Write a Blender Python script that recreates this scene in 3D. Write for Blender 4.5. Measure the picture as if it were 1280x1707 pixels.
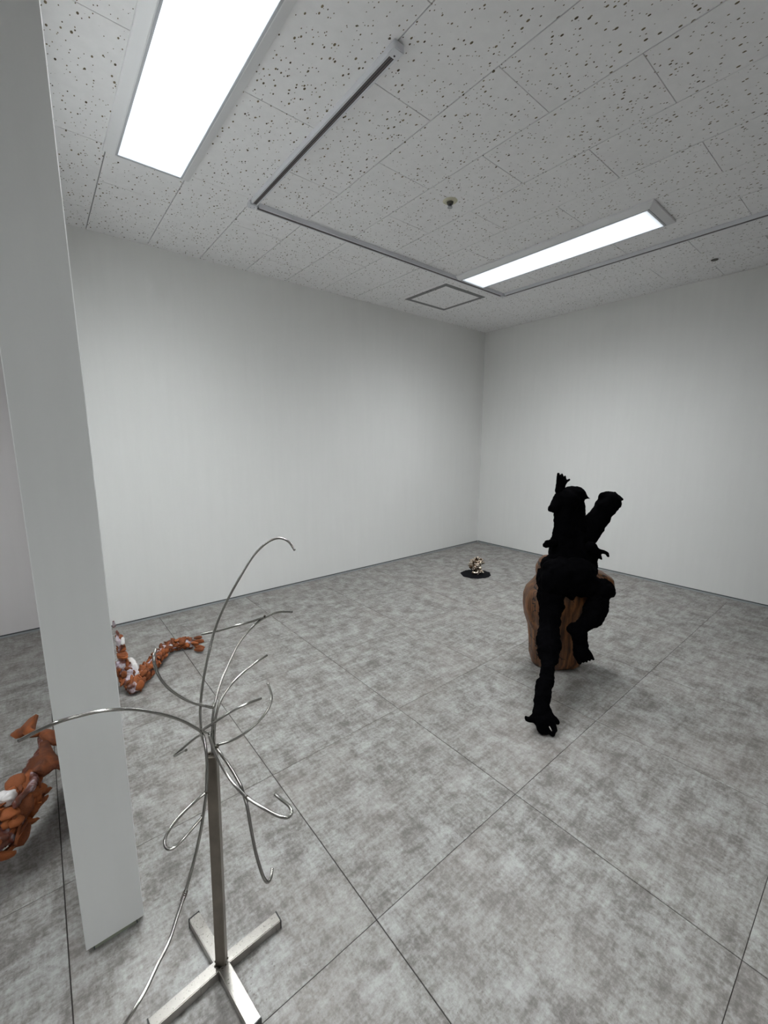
import bpy, bmesh, math, random
from mathutils import Vector, Matrix, noise
random.seed(7)
sc = bpy.context.scene
for o in list(bpy.data.objects):
    bpy.data.objects.remove(o)

# ------------------------------------------------------------------ camera, light, exposure
S = 1.175                                   # eye height of the camera in metres
CAMZ = S
FPX, W_PX, H_PX = 702.38, 1280.0, 1707.0
PITCH, YAW = math.radians(-9.529), math.radians(39.402)
cd = bpy.data.cameras.new('camera'); cam = bpy.data.objects.new('camera', cd)
sc.collection.objects.link(cam); sc.camera = cam
cam.location = (0, 0, CAMZ)
cam.rotation_euler = (math.pi/2 + PITCH, 0, -YAW)
cd.sensor_fit = 'VERTICAL'; cd.sensor_height = 36.0; cd.lens = FPX*36.0/H_PX
cd.clip_start = 0.02
w = bpy.data.worlds.new('world'); sc.world = w; w.use_nodes = True
w.node_tree.nodes['Background'].inputs[0].default_value = (0.8, 0.85, 0.9, 1)
w.node_tree.nodes['Background'].inputs[1].default_value = 0.05
sc.view_settings.view_transform = 'Standard'; sc.view_settings.look = 'None'
sc.view_settings.gamma = 1.0; sc.view_settings.use_curve_mapping = False
sc.view_settings.exposure = 0.2
LAMP = 66.0                                 # strength of the fluorescent diffusers

# ------------------------------------------------------------------ dimensions (metres)
HC = S*1.9935                               # ceiling height
XR = S*3.352                                # right wall plane
YL = S*2.597                                # left (far) wall plane
YL2 = S*2.815                               # far wall of the room left of the partition
XL = -S*2.6; YB = -S*2.0
PX0, PX1, PY0 = -S*0.0245, S*0.0765, S*0.893  # partition end

_fw = Vector((math.sin(YAW)*math.cos(PITCH), math.cos(YAW)*math.cos(PITCH), math.sin(PITCH)))
_rt = Vector((math.cos(YAW), -math.sin(YAW), 0)); _up = _rt.cross(_fw)
def at(px, py, d):
    """world point seen at a photo pixel, d eye-heights away along the view axis"""
    d = d*S
    return Vector((0, 0, CAMZ)) + d*(_fw + _rt*((px-640)/FPX) - _up*((py-853.5)/FPX))
def pr(rp, d): return rp*d*S/FPX            # radius in pixels -> metres at that distance

# ------------------------------------------------------------------ helpers
C = sc.collection
def new_obj(name, me, parent=None, mat=None, kind=None):
    o = bpy.data.objects.new(name, me); C.objects.link(o)
    if parent is not None:
        o.parent = parent
        o.matrix_parent_inverse = Matrix.Translation(parent.location).inverted() if parent.type == 'EMPTY' else Matrix()
    if mat is not None and me is not None:
        me.materials.clear(); me.materials.append(mat)
    if kind: o['kind'] = kind
    return o
def thing(name, label, cat, loc=(0, 0, 0), group=None):
    o = bpy.data.objects.new(name, None); C.objects.link(o)
    o.location = loc; o.empty_display_size = .05
    o['label'] = label; o['category'] = cat
    if group: o['group'] = group
    return o
def tag(o, label, cat, group=None):
    o['label'] = label; o['category'] = cat
    if group: o['group'] = group
    return o
def finish(bm, name='m', smooth=False, angle=None):
    me = bpy.data.meshes.new(name); bm.to_mesh(me); bm.free()
    if smooth:
        for p in me.polygons: p.use_smooth = True
    return me
def box_bm(bm, x0, x1, y0, y1, z0, z1, mi=0):
    vs = [bm.verts.new(p) for p in ((x0,y0,z0),(x1,y0,z0),(x1,y1,z0),(x0,y1,z0),(x0,y0,z1),(x1,y0,z1),(x1,y1,z1),(x0,y1,z1))]
    for f in ((0,3,2,1),(4,5,6,7),(0,1,5,4),(1,2,6,5),(2,3,7,6),(3,0,4,7)):
        fc = bm.faces.new([vs[i] for i in f]); fc.material_index = mi
    return vs
def box_me(x0, x1, y0, y1, z0, z1, bev=0):
    bm = bmesh.new(); box_bm(bm, x0, x1, y0, y1, z0, z1)
    if bev: bmesh.ops.bevel(bm, geom=bm.edges[:], offset=bev, segments=1, affect='EDGES')
    return finish(bm)
def catmull(pts, n=6):
    P = [Vector(p) for p in pts]
    P = [2*P[0]-P[1]] + P + [2*P[-1]-P[-2]]
    out = []
    for i in range(1, len(P)-2):
        for k in range(n):
            t = k/n
            a, b, c, d = P[i-1], P[i], P[i+1], P[i+2]
            out.append(.5*((2*b)+(c-a)*t+(2*a-5*b+4*c-d)*t*t+(3*b-a-3*c+d)*t*t*t))
    out.append(P[-2].copy())
    return out
def tube_bm(bm, pts, rad, seg=10, caps=True):
    """tube along points, rad a number or list"""
    n = len(pts)
    R = rad if isinstance(rad, (list, tuple)) else [rad]*n
    t0 = (pts[1]-pts[0]).normalized()
    ref = Vector((0,0,1)) if abs(t0.z) < .9 else Vector((1,0,0))
    u = t0.cross(ref).normalized()
    rings = []
    for i, p in enumerate(pts):
        t = (pts[min(i+1,n-1)]-pts[max(i-1,0)])
        if t.length < 1e-9: t = t0
        t.normalize()
        u = (u - t*u.dot(t)).normalized(); v = t.cross(u)
        rings.append([bm.verts.new(p + R[i]*(math.cos(a)*u+math.sin(a)*v)) for a in [2*math.pi*k/seg for k in range(seg)]])
    for i in range(n-1):
        for k in range(seg):
            f = bm.faces.new((rings[i][k], rings[i][(k+1)%seg], rings[i+1][(k+1)%seg], rings[i+1][k])); f.smooth = True
    if caps:
        bm.faces.new(rings[0][::-1]); bm.faces.new(rings[-1])
def sphere_into(bm, c, r, sub=2, squash=None):
    m = Matrix.Translation(c) @ Matrix.Diagonal((r, r, r, 1))
    if squash: m = Matrix.Translation(c) @ squash.to_4x4() @ Matrix.Diagonal((r, r, r, 1))
    bmesh.ops.create_icosphere(bm, subdivisions=sub, radius=1, matrix=m)

# ------------------------------------------------------------------ materials
def mat(name, col=(.8,.8,.8), rough=.5, metal=0, spec=.5):
    m = bpy.data.materials.new(name); m.use_nodes = True
    b = m.node_tree.nodes['Principled BSDF']
    b.inputs['Base Color'].default_value = (*col, 1); b.inputs['Roughness'].default_value = rough
    b.inputs['Metallic'].default_value = metal; b.inputs['Specular IOR Level'].default_value = spec
    return m
class NT:
    def __init__(s, m): s.t = m.node_tree; s.b = s.t.nodes['Principled BSDF']
    def n(s, typ, **kw):
        x = s.t.nodes.new(typ)
        for k, v in kw.items():
            if k.startswith('i_'): 
                key = k[2:].replace('_', ' ')
                x.inputs[key].default_value = v
            else: setattr(x, k, v)
        return x
    def l(s, a, b): s.t.links.new(a, b)
    def ramp(s, src, stops, interp='LINEAR'):
        r = s.n('ShaderNodeValToRGB'); r.color_ramp.interpolation = interp
        e = r.color_ramp.elements
        while len(e) < len(stops): e.new(.5)
        for i, (p, c) in enumerate(stops):
            e[i].position = p; e[i].color = (*c, 1) if len(c) == 3 else c
        s.l(src, r.inputs[0]); return r.outputs[0]
    def mix(s, fac, a, b, mode='MIX'):
        x = s.n('ShaderNodeMix', data_type='RGBA', blend_type=mode)
        for sock, v in ((x.inputs[0], fac), (x.inputs[6], a), (x.inputs[7], b)):
            if hasattr(v, 'links') or isinstance(v, bpy.types.NodeSocket): s.l(v, sock)
            elif isinstance(v, (int, float)): sock.default_value = v
            else: sock.default_value = (*v, 1)
        return x.outputs[2]
    def math(s, op, a, b=None, clamp=False):
        x = s.n('ShaderNodeMath', operation=op, use_clamp=clamp)
        for i, v in enumerate((a, b)):
            if v is None: continue
            if isinstance(v, bpy.types.NodeSocket): s.l(v, x.inputs[i])
            else: x.inputs[i].default_value = v
        return x.outputs[0]
    def bump(s, h, strength=.2, dist=.002):
        x = s.n('ShaderNodeBump'); x.inputs['Strength'].default_value = strength; x.inputs['Distance'].default_value = dist
        s.l(h, x.inputs['Height']); s.l(x.outputs[0], s.b.inputs['Normal']); return x
    def coords(s, scale=(1,1,1), random_shift=False, rot=(0,0,0)):
        tc = s.n('ShaderNodeTexCoord'); mp = s.n('ShaderNodeMapping')
        mp.inputs['Scale'].default_value = scale; mp.inputs['Rotation'].default_value = rot
        src = tc.outputs['Object']
        if random_shift:
            oi = s.n('ShaderNodeObjectInfo')
            v = s.n('ShaderNodeVectorMath', operation='SCALE'); 
            cx = s.n('ShaderNodeCombineXYZ'); s.l(oi.outputs['Random'], cx.inputs[0])
            s.l(s.math('MULTIPLY', oi.outputs['Random'], 7.3), cx.inputs[1])
            s.l(cx.outputs[0], v.inputs[0]); v.inputs['Scale'].default_value = 37.0
            ad = s.n('ShaderNodeVectorMath', operation='ADD'); s.l(src, ad.inputs[0]); s.l(v.outputs[0], ad.inputs[1])
            src = ad.outputs[0]
        s.l(src, mp.inputs[0]); return mp.outputs[0]
    def noise(s, vec, scale, detail=4, rough=.6, dist=0):
        x = s.n('ShaderNodeTexNoise'); x.inputs['Scale'].default_value = scale; x.inputs['Detail'].default_value = detail
        x.inputs['Roughness'].default_value = rough; x.inputs['Distortion'].default_value = dist
        s.l(vec, x.inputs['Vector']); return x.outputs['Fac']

def wall_mat(name, col):
    m = mat(name, col, .75, 0, .3); t = NT(m)
    v = t.coords((1, 1, 1)); vs = t.coords((14, 14, 1.2))
    a = t.noise(v, 1.2, 3, .5); b = t.noise(vs, 2.0, 3, .6)
    f = t.math('ADD', t.math('MULTIPLY', a, .6), t.math('MULTIPLY', b, .4))
    c2 = tuple(x*.98 for x in col); c1 = tuple(min(1, x*1.02) for x in col)
    t.l(t.ramp(f, [(.35, c2), (.65, c1)]), t.b.inputs['Base Color'])
    t.bump(t.noise(v, 140, 2, .5), .12, .0008)
    return m
M_WALL = wall_mat('wall_paint', (.84, .84, .825))
M_WALL2 = wall_mat('wall_paint_side_room', (.84, .81, .81))
M_PART = wall_mat('partition_paint', (.84, .85, .84))

def floor_mat():
    m = mat('concrete_print_tile', (.5,.5,.48), .42, 0, .35); t = NT(m)
    v = t.coords((1,1,1), True)
    vx = t.coords((1,5,1), True); vy = t.coords((5,1,1), True)
    cloud = t.noise(v, 10.5, 6, .68, .2)
    wx = t.noise(vx, 11, 5, .72); wy = t.noise(vy, 11, 5, .72)
    fine = t.noise(v, 95, 4, .75)
    f = t.math('ADD', t.math('MULTIPLY', cloud, .46), t.math('MULTIPLY', wx, .27))
    f = t.math('ADD', f, t.math('MULTIPLY', wy, .22))
    f = t.math('ADD', f, t.math('MULTIPLY', t.math('SUBTRACT', fine, .5), .30))
    f = t.math('ADD', f, .02)
    col = t.ramp(f, [(.40, (.138,.127,.118)), (.46, (.203,.192,.180)), (.52, (.288,.280,.268)), (.60, (.385,.386,.376))])
    warm = t.noise(v, 2.6, 3, .5)
    col = t.mix(t.math('MULTIPLY', t.ramp(warm, [(.45,(0,0,0)),(.7,(1,1,1))]), .25), col, (.30,.265,.245))
    spk = t.n('ShaderNodeTexVoronoi'); spk.inputs['Scale'].default_value = 75; t.l(v, spk.inputs['Vector'])
    msk = t.noise(v, 9, 2, .5)
    s = t.math('LESS_THAN', t.math('ADD', spk.outputs['Distance'], t.math('MULTIPLY', msk, .35)), .25)
    col = t.mix(t.math('MULTIPLY', s, .55), col, (.12,.10,.09))
    t.l(col, t.b.inputs['Base Color'])
    t.l(t.ramp(f, [(.3, (.52,.52,.52)), (.7, (.36,.36,.36))]), t.b.inputs['Roughness'])
    t.bump(fine, .10, .0006)
    return m
M_FLOOR = floor_mat()
M_JOINT = mat('joint_dark', (.035,.03,.027), .9)

def ceil_mat():
    m = mat('mineral_fibre_board', (.75,.745,.745), .9, 0, .2); t = NT(m)
    v = t.coords((1,1,1), True); ve = t.coords((1.0,.62,1), True, (0,0,.5))
    base = (.90,.895,.90)
    a = t.n('ShaderNodeTexVoronoi'); a.inputs['Scale'].default_value = 58; a.inputs['Randomness'].default_value = 1; t.l(ve, a.inputs['Vector'])
    sep = t.n('ShaderNodeSeparateColor'); t.l(a.outputs['Color'], sep.inputs[0])
    clump = t.noise(v, 16, 2, .5)
    # each hole has its own size; fewer where the clump mask is low
    rad = t.math('ADD', t.math('MULTIPLY', sep.outputs[0], .13), .085)
    keep = t.math('GREATER_THAN', t.math('ADD', sep.outputs[2], t.math('MULTIPLY', clump, 1.6)), 1.13)
    hole = t.math('MULTIPLY', t.math('LESS_THAN', a.outputs['Distance'], rad), keep)
    b = t.n('ShaderNodeTexVoronoi'); b.inputs['Scale'].default_value = 105; t.l(ve, b.inputs['Vector'])
    sb = t.n('ShaderNodeSeparateColor'); t.l(b.outputs['Color'], sb.inputs[0])
    pin = t.math('MULTIPLY', t.math('LESS_THAN', b.outputs['Distance'], .17), t.math('GREATER_THAN', t.math('ADD', sb.outputs[1], clump), 1.12))
    g = t.math('MAXIMUM', hole, pin)
    mott = t.noise(v, 30, 4, .6)
    col = t.ramp(mott, [(.3, tuple(x*.95 for x in base)), (.7, base)])
    hc = t.mix(sep.outputs[1], (.085,.068,.045), (.24,.20,.13))
    t.l(t.mix(g, col, hc), t.b.inputs['Base Color'])
    t.bump(t.math('ADD', t.math('MULTIPLY', g, -1.0), t.math('MULTIPLY', mott, .25)), .5, .002)
    return m
M_CEIL = ceil_mat()
M_VOID = mat('plenum_dark', (.05,.045,.04), .9)
M_WHITE = mat('white_enamel', (.80,.80,.81), .35)
M_RAIL = mat('white_rail', (.70,.71,.74), .35)
M_SLOT = mat('rail_slot', (.035,.032,.04), .5)
M_COPPER = mat('rail_conductor', (.30,.24,.22), .4, .6)
M_ALU = mat('anodised_aluminium', (.42,.43,.45), .4, .7)
M_GREYP = mat('grey_hatch_frame', (.22,.22,.225), .5, .3)
M_SKIRT = mat('skirting_aluminium', (.42,.44,.45), .45, .25)
M_GROOVE = mat('shadow_groove', (.07,.08,.085), .8)
M_FRAME = mat('diffuser_gasket', (.50,.51,.54), .5)
M_DIFF = mat('glowing_diffuser', (.9,.9,.9), .5)
M_DIFF.node_tree.nodes['Principled BSDF'].inputs['Emission Color'].default_value = (.945,.978,.99,1)
# prismatic cover: sends most of its light downwards, little sideways
t = NT(M_DIFF); g_ = t.n('ShaderNodeNewGeometry'); dt_ = t.n('ShaderNodeVectorMath', operation='DOT_PRODUCT')
t.l(g_.outputs['Incoming'], dt_.inputs[0]); t.l(g_.outputs['Normal'], dt_.inputs[1])
c_ = t.math('POWER', t.math('MAXIMUM', dt_.outputs['Value'], 0.0), 1.8)
tc_ = t.n('ShaderNodeTexCoord'); sx_ = t.n('ShaderNodeSeparateXYZ'); t.l(tc_.outputs['Generated'], sx_.inputs[0])
def edge_(o, size): return t.math('MULTIPLY', t.math('MINIMUM', o, t.math('SUBTRACT', 1.0, o)), size)
e_ = t.math('MINIMUM', edge_(sx_.outputs[0], .237), t.math('MULTIPLY', edge_(sx_.outputs[1], 1.2), .55))
p_ = t.math('POWER', t.math('DIVIDE', e_, .062, True), 2.0)    # the tubes sit away from the rim of the cover
p_ = t.math('ADD', t.math('MULTIPLY', p_, .965), .035)
t.l(t.ramp(p_, [(.03, (.80,.90,1)), (.25, (.945,.978,.99))]), t.b.inputs['Emission Color'])
t.l(t.math('MULTIPLY', t.math('MULTIPLY', t.math('ADD', t.math('MULTIPLY', c_, .91), .09), LAMP), p_), t.b.inputs['Emission Strength'])

def steel_mat(name, col, rough, streak=True):
    m = mat(name, col, rough, 1.0); t = NT(m)
    v = t.coords((1,1,1)); vz = t.coords((60,60,3))
    n1 = t.noise(vz, 6, 3, .6); n2 = t.noise(v, 14, 4, .6)
    t.l(t.ramp(n2, [(.3, tuple(x*.72 for x in col)), (.7, col)]), t.b.inputs['Base Color'])
    r = t.math('ADD', t.math('MULTIPLY', n1, .18), rough-.09)
    t.l(r, t.b.inputs['Roughness'])
    return m
M_STEEL = steel_mat('brushed_stainless', (.42,.40,.37), .30)
M_POST = steel_mat('brushed_stainless_post', (.27,.24,.205), .34)
M_ROD = steel_mat('polished_steel_rod', (.42,.41,.385), .20)
M_WELD = mat('weld_burn', (.10,.085,.07), .55, .8)
M_CAP = mat('black_plastic_cap', (.015,.015,.015), .4)

def black_mat():
    m = mat('matte_black_coat', (.0015,.0015,.0019), 1.0, 0, .02); t = NT(m)
    v = t.coords()
    t.bump(t.noise(v, 60, 4, .6), .3, .003)
    return m
M_BLACK = black_mat()
M_CLAW = mat('pale_claw', (.55,.54,.52), .4)

def wood_mat():
    m = mat('carved_wood', (.2,.09,.035), .5, 0, .4); t = NT(m)
    tc = t.n('ShaderNodeTexCoord')
    v = t.coords((1,1,.28)); v1 = t.coords((1,1,1))
    w1 = t.n('ShaderNodeTexWave', wave_type='BANDS', bands_direction='X'); w1.inputs['Scale'].default_value = 9
    w1.inputs['Distortion'].default_value = 7; w1.inputs['Detail'].default_value = 3; w1.inputs['Detail Scale'].default_value = 1.2
    t.l(v, w1.inputs['Vector'])
    g = t.noise(t.coords((30,30,2)), 3, 4, .6)
    f = t.math('ADD', t.math('MULTIPLY', w1.outputs['Fac'], .22), t.math('MULTIPLY', g, .78))
    col = t.ramp(f, [(.30, (.035,.014,.006)), (.48, (.135,.052,.018)), (.68, (.265,.112,.038))])
    pat = t.noise(v1, 5, 3, .6)
    col = t.mix(t.math('MULTIPLY', t.ramp(pat, [(.4,(0,0,0)),(.62,(1,1,1))]), .6), col, (.075,.042,.026))
    # dark cracks
    cr = t.n('ShaderNodeTexVoronoi', feature='DISTANCE_TO_EDGE'); cr.inputs['Scale'].default_value = 6.0
    nv = t.n('ShaderNodeTexNoise'); nv.inputs['Scale'].default_value = 9; nv.inputs['Detail'].default_value = 4; t.l(v1, nv.inputs['Vector'])
    mv = t.n('ShaderNodeMix', data_type='VECTOR'); mv.inputs[0].default_value = .22
    t.l(v, mv.inputs[4]); t.l(nv.outputs['Color'], mv.inputs[5]); t.l(mv.outputs[1], cr.inputs['Vector'])
    ck = t.math('LESS_THAN', cr.outputs['Distance'], .014)
    ck = t.math('MULTIPLY', ck, t.math('GREATER_THAN', pat, .46))
    col = t.mix(ck, col, (.008,.005,.004))
    t.l(col, t.b.inputs['Base Color'])
    t.bump(t.math('SUBTRACT', t.math('MULTIPLY', f, .4), ck), .5, .004)
    return m
M_WOOD = wood_mat()

def clay_mat(name, c0, c1):
    m = mat(name, c1, .68, 0, .4); t = NT(m)
    v = t.coords((1,1,1), True)
    n = t.noise(v, 28, 5, .6)
    oi = t.n('ShaderNodeObjectInfo')
    f = t.math('ADD', t.math('MULTIPLY', n, .7), t.math('MULTIPLY', oi.outputs['Random'], .3))
    t.l(t.ramp(f, [(.25, c0), (.7, c1)]), t.b.inputs['Base Color'])
    t.bump(t.noise(v, 90, 4, .6), .35, .002)
    return m
M_CLAY = clay_mat('terracotta_clay', (.075,.019,.007), (.36,.102,.026))
def resin_mat():
    m = mat('lilac_white_resin', (.55,.5,.52), .3, 0, .5); t = NT(m)
    v = t.coords()
    n = t.noise(v, 13, 4, .65)
    t.l(t.ramp(n, [(.44,(.10,.028,.014)),(.52,(.17,.07,.06)),(.58,(.42,.36,.40)),(.72,(.62,.58,.60))]), t.b.inputs['Base Color'])
    t.b.inputs['Subsurface Weight'].default_value = .15; t.b.inputs['Subsurface Scale'].default_value = .02
    t.bump(t.noise(v, 60, 3, .6), .4, .003)
    return m
M_RESIN = resin_mat()
M_RESIN2 = mat('white_translucent_resin', (.72,.70,.69), .25)
M_BRONZE = mat('polished_bronze', (.62,.53,.44), .2, 1.0)
t = NT(M_BRONZE); v_ = t.coords(); n_ = t.noise(v_, 30, 3, .6)
t.l(t.ramp(n_, [(.42,(.16,.10,.06)), (.55,(.66,.58,.50))]), t.b.inputs['Base Color'])
M_MAT = mat('black_powder_mat', (.006,.006,.008), .9, 0, .1)

# ------------------------------------------------------------------ room structure
def struct(name, me, m, parent=None):
    o = new_obj(name, me, parent, m); o['kind'] = 'structure'; return o
TH = .12
floor = struct('floor', box_me(XL-TH, XR+TH, YB-TH, YL2+TH, -.06, -.0022), M_JOINT)
ceiling = struct('ceiling', box_me(XL-TH, XR+TH, YB-TH, YL2+TH, HC+.014, HC+.08), M_VOID)

def bevel_box(w, l, z0, z1, bev, down):
    """board with a chamfered visible edge; origin at its centre"""
    bm = bmesh.new(); box_bm(bm, -w/2, w/2, -l/2, l/2, z0, z1)
    zz = z0 if down else z1
    es = [e for e in bm.edges if all(abs(v.co.z-zz) < 1e-6 for v in e.verts)]
    bmesh.ops.bevel(bm, geom=es, offset=bev, segments=1, affect='EDGES')
    return finish(bm)
_cache = {}
def lay(name, xs, ys, z0, z1, gapx, gapy, bev, m, parent, lim, down, jitter=0):
    """one board per cell, clipped to the given room rectangles"""
    for (x0, x1, y0, y1) in lim:
        a0, a1 = max(xs[0], x0), min(xs[1], x1); b0, b1 = max(ys[0], y0), min(ys[1], y1)
        if a1-a0 < .02 or b1-b0 < .02: continue
        a0 += gapx/2; a1 -= gapx/2; b0 += gapy/2; b1 -= gapy/2
        key = (name, round(a1-a0, 4), round(b1-b0, 4))
        if key not in _cache:
            me = bevel_box(a1-a0, b1-b0, z0, z1, bev, down); me.materials.append(m); _cache[key] = me
        o = bpy.data.objects.new(name, _cache[key]); C.objects.link(o); o.parent = parent
        o.location = ((a0+a1)/2, (b0+b1)/2, random.uniform(-jitter, jitter))
R_MAIN = (PX1, XR, PY0, YL); R_SIDE = (XL, PX0, PY0, YL2); R_HALL = (XL, XR, YB, PY0)
# floor tiles 600 x 600
FP = .508*S; fx0 = (.964-.508*8)*S; fy0 = (.0715-.508*5)*S
for i in range(16):
    for j in range(12):
        lay('tile', (fx0+i*FP, fx0+(i+1)*FP), (fy0+j*FP, fy0+(j+1)*FP), -.0022, 0, .0026, .0016, .0004,
            M_FLOOR, floor, ((XL, XR, YB, YL2),), False)
# ceiling boards 300 x 600, half-bond
CX = .2575*S; CY = .5149*S; cx0 = (.3-.2575*12)*S
for i in range(26):
    sh = 2.104 if i % 2 == 0 else 2.3645
    for j in range(-9, 3):
        y0 = sh*S + j*CY
        lay('ceiling_board', (cx0+i*CX, cx0+(i+1)*CX), (y0, y0+CY), HC, HC+.012, .0036, .0024, .0006,
            M_CEIL, ceiling, ((XL, XR, YB, YL2),), True, .0004)
wl = struct('wall_left', box_me(PX1-.001, XR+TH, YL, YL+.3, -.05, HC+.06), M_WALL)
wr = struct('wall_right', box_me(XR, XR+TH, YB, YL+.3, -.05, HC+.06), M_WALL)
struct('wall_side_room', box_me(XL-TH, PX1-.002, YL2, YL2+TH, -.05, HC+.06), M_WALL2)
struct('wall_far_left', box_me(XL-TH, XL, YB, YL2, -.05, HC+.06), M_WALL2)
struct('wall_back', box_me(XL-TH, XR+TH, YB-TH, YB, -.05, HC+.06), M_WALL)
# unseen dark wall added past the right edge to hold back light
struct('wall_light_block', box_me(2.40*S, XR, .235*S-.1, .235*S, 0, HC-.001), mat('dark_grey_light_block', (.06,.06,.06), .6))
wp = struct('wall_partition', box_me(PX0, PX1, PY0, YL2, .011, HC-.0008, .0015), M_PART)
struct('recessed_base', box_me(PX0+.012, PX1-.012, PY0+.004, YL2-.01, 0, .0108), M_RESIN2 if False else mat('greenish_base', (.30,.32,.25), .7), wp)
for x in (PX0+.014, PX1-.017):
    struct('screw_stub', box_me(x, x+.0025, PY0-.001, PY0+.0035, .004, .0105), M_GROOVE, wp)
# thin white strip high on the partition
struct('trim_1', box_me(PX1+.0003, PX1+.0075, PY0+.10, PY0+.125, 1.42, HC-.003, .001), M_WHITE)
# skirting: a dark strip coloured as a groove's shade, above thin aluminium
def skirt(name, x0, x1, y0, y1, axis):
    if axis == 'x': a = box_me(x0, x1, y0-.004, y0-.0003, 0, .012); g = box_me(x0, x1, y0-.0022, y0-.0002, .0122, .019)
    else: a = box_me(x0-.004, x0-.0003, y0, y1, 0, .012); g = box_me(x0-.0022, x0-.0002, y0, y1, .0122, .019)
    o = struct(name, a, M_SKIRT); struct('groove_shade_strip', g, M_GROOVE, o)
skirt('baseboard_left', PX1+.001, XR-.006, YL, 0, 'x')
skirt('baseboard_right', XR, 0, 0, YL-.006, 'y')
skirt('baseboard_side', XL+.01, PX0-.001, YL2, 0, 'x')

# ------------------------------------------------------------------ ceiling fixtures
def ceiling_light(cx, y0, y1, label, group):
    """surface-mounted twin-tube troffer: sloping white flange round a low diffuser"""
    t = thing('ceiling_light', label, 'ceiling light', (cx, (y0+y1)/2, HC-.0005), group)
    zc = HC-.0006; zd = HC-.026
    ow, oy = .163, .034; iw, iy = .126, .004
    bm = bmesh.new()
    def ring(hw, ey, z): return [bm.verts.new(p) for p in ((cx-hw, y0-ey, z), (cx+hw, y0-ey, z), (cx+hw, y1+ey, z), (cx-hw, y1+ey, z))]
    R = [ring(ow, oy, zc), ring(ow, oy, zc-.010), ring(iw+.004, iy+.004, zd), ring(iw, iy, zd), ring(iw, iy, zd+.006)]
    for a, b in zip(R, R[1:]):
        for k in range(4): bm.faces.new((a[k], a[(k+1)%4], b[(k+1)%4], b[k]))
    bm.faces.new(R[0]); bm.faces.new(R[-1])
    bmesh.ops.recalc_face_normals(bm, faces=bm.faces[:])
    new_obj('housing', finish(bm), t, M_WHITE)
    bm = bmesh.new(); g = .0075
    for (a, b, c, d) in ((cx-iw, cx-iw+g, y0, y1), (cx+iw-g, cx+iw, y0, y1), (cx-iw+g, cx+iw-g, y0-.003, y0+g), (cx-iw+g, cx+iw-g, y1-g, y1+.003)):
        box_bm(bm, a, b, c, d, zd-.0018, zd+.0055)
    new_obj('gasket_frame', finish(bm), t, M_FRAME)
    new_obj('diffuser', box_me(cx-iw+g+.0005, cx+iw-g-.0005, y0+g+.0005, y1-g-.0005, zd-.001, zd+.0055, .0008), t, M_DIFF)
    for sx in (-1, 1):
        for yy in (y1-.11, y0+.11):
            bm = bmesh.new()
            hw = (ow+iw)/2; zz = (zc-.010+zd)/2
            sl = math.atan2((zc-.010)-zd, ow-iw)
            bmesh.ops.create_cone(bm, cap_ends=True, segments=20, radius1=.011, radius2=.010, depth=.0016,
                matrix=Matrix.Translation((cx+sx*hw, yy, zz-.0010)) @ Matrix.Rotation(-sx*sl, 4, 'Y'))
            new_obj('latch_cover', finish(bm), t, M_WHITE)
    return t
LG = 'ceiling lights'
ceiling_light(.429*S, .817*S, 1.847*S, 'long white ceiling light nearest the pale pillar, inside the upper left of the view', LG)
ceiling_light(2.231*S, .817*S, 1.847*S, 'long white ceiling light further off, beside the square access hatch', LG)
ceiling_light(.429*S, -1.2*S, -.17*S, 'unseen ceiling light added behind the camera, in line with the pillar', LG)  # added out of view to light the pillar's near face
ceiling_light(-.858*S, .817*S, 1.847*S, 'unseen ceiling light added in the room to the left of the pillar', LG)  # added out of view so the side room gets light

# lighting rail loop
RW, RH = .0165, .021
xr0, xr1, yr0 = .819*S, 2.59*S, 1.872*S
rail = thing('lighting_rail', 'empty white lighting rail running round three sides of the ceiling', 'lighting rail', (xr0, yr0, HC-.001))
def rail_seg(p, q, axis):
    bm = bmesh.new(); z0, z1 = HC-RH, HC-.0005; s = .0092
    (x0, y0), (x1, y1) = p, q
    if axis == 'y':
        box_bm(bm, x0-RW, x0-s, y0, y1, z0, z1); box_bm(bm, x0+s, x0+RW, y0, y1, z0, z1); box_bm(bm, x0-s, x0+s, y0, y1, z1-.004, z1)
        d = box_me(x0-s+.0002, x0+s-.0002, y0, y1, z0+.0007, z0+.006)
        c = [box_me(x0+k, x0+k+.0012, y0, y1, z0+.0002, z0+.0006) for k in (-.0050, .0038)]
    else:
        box_bm(bm, x0, x1, y0-RW, y0-s, z0, z1); box_bm(bm, x0, x1, y0+s, y0+RW, z0, z1); box_bm(bm, x0, x1, y0-s, y0+s, z1-.004, z1)
        d = box_me(x0, x1, y0-s+.0002, y0+s-.0002, z0+.0007, z0+.006)
        c = [box_me(x0, x1, y0+k, y0+k+.0012, z0+.0002, z0+.0006) for k in (-.0050, .0038)]
    o = new_obj('rail', finish(bm), rail, M_RAIL)
    new_obj('slot', d, o, M_SLOT)
    for k in c: new_obj('conductor', k, o, M_COPPER)
rail_seg((xr0, .965*S), (xr0, yr0-.03), 'y')
rail_seg((xr0+.03, yr0), (xr1-.03, yr0), 'x')
rail_seg((xr1, -.3*S), (xr1, yr0-.03), 'y')
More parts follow.
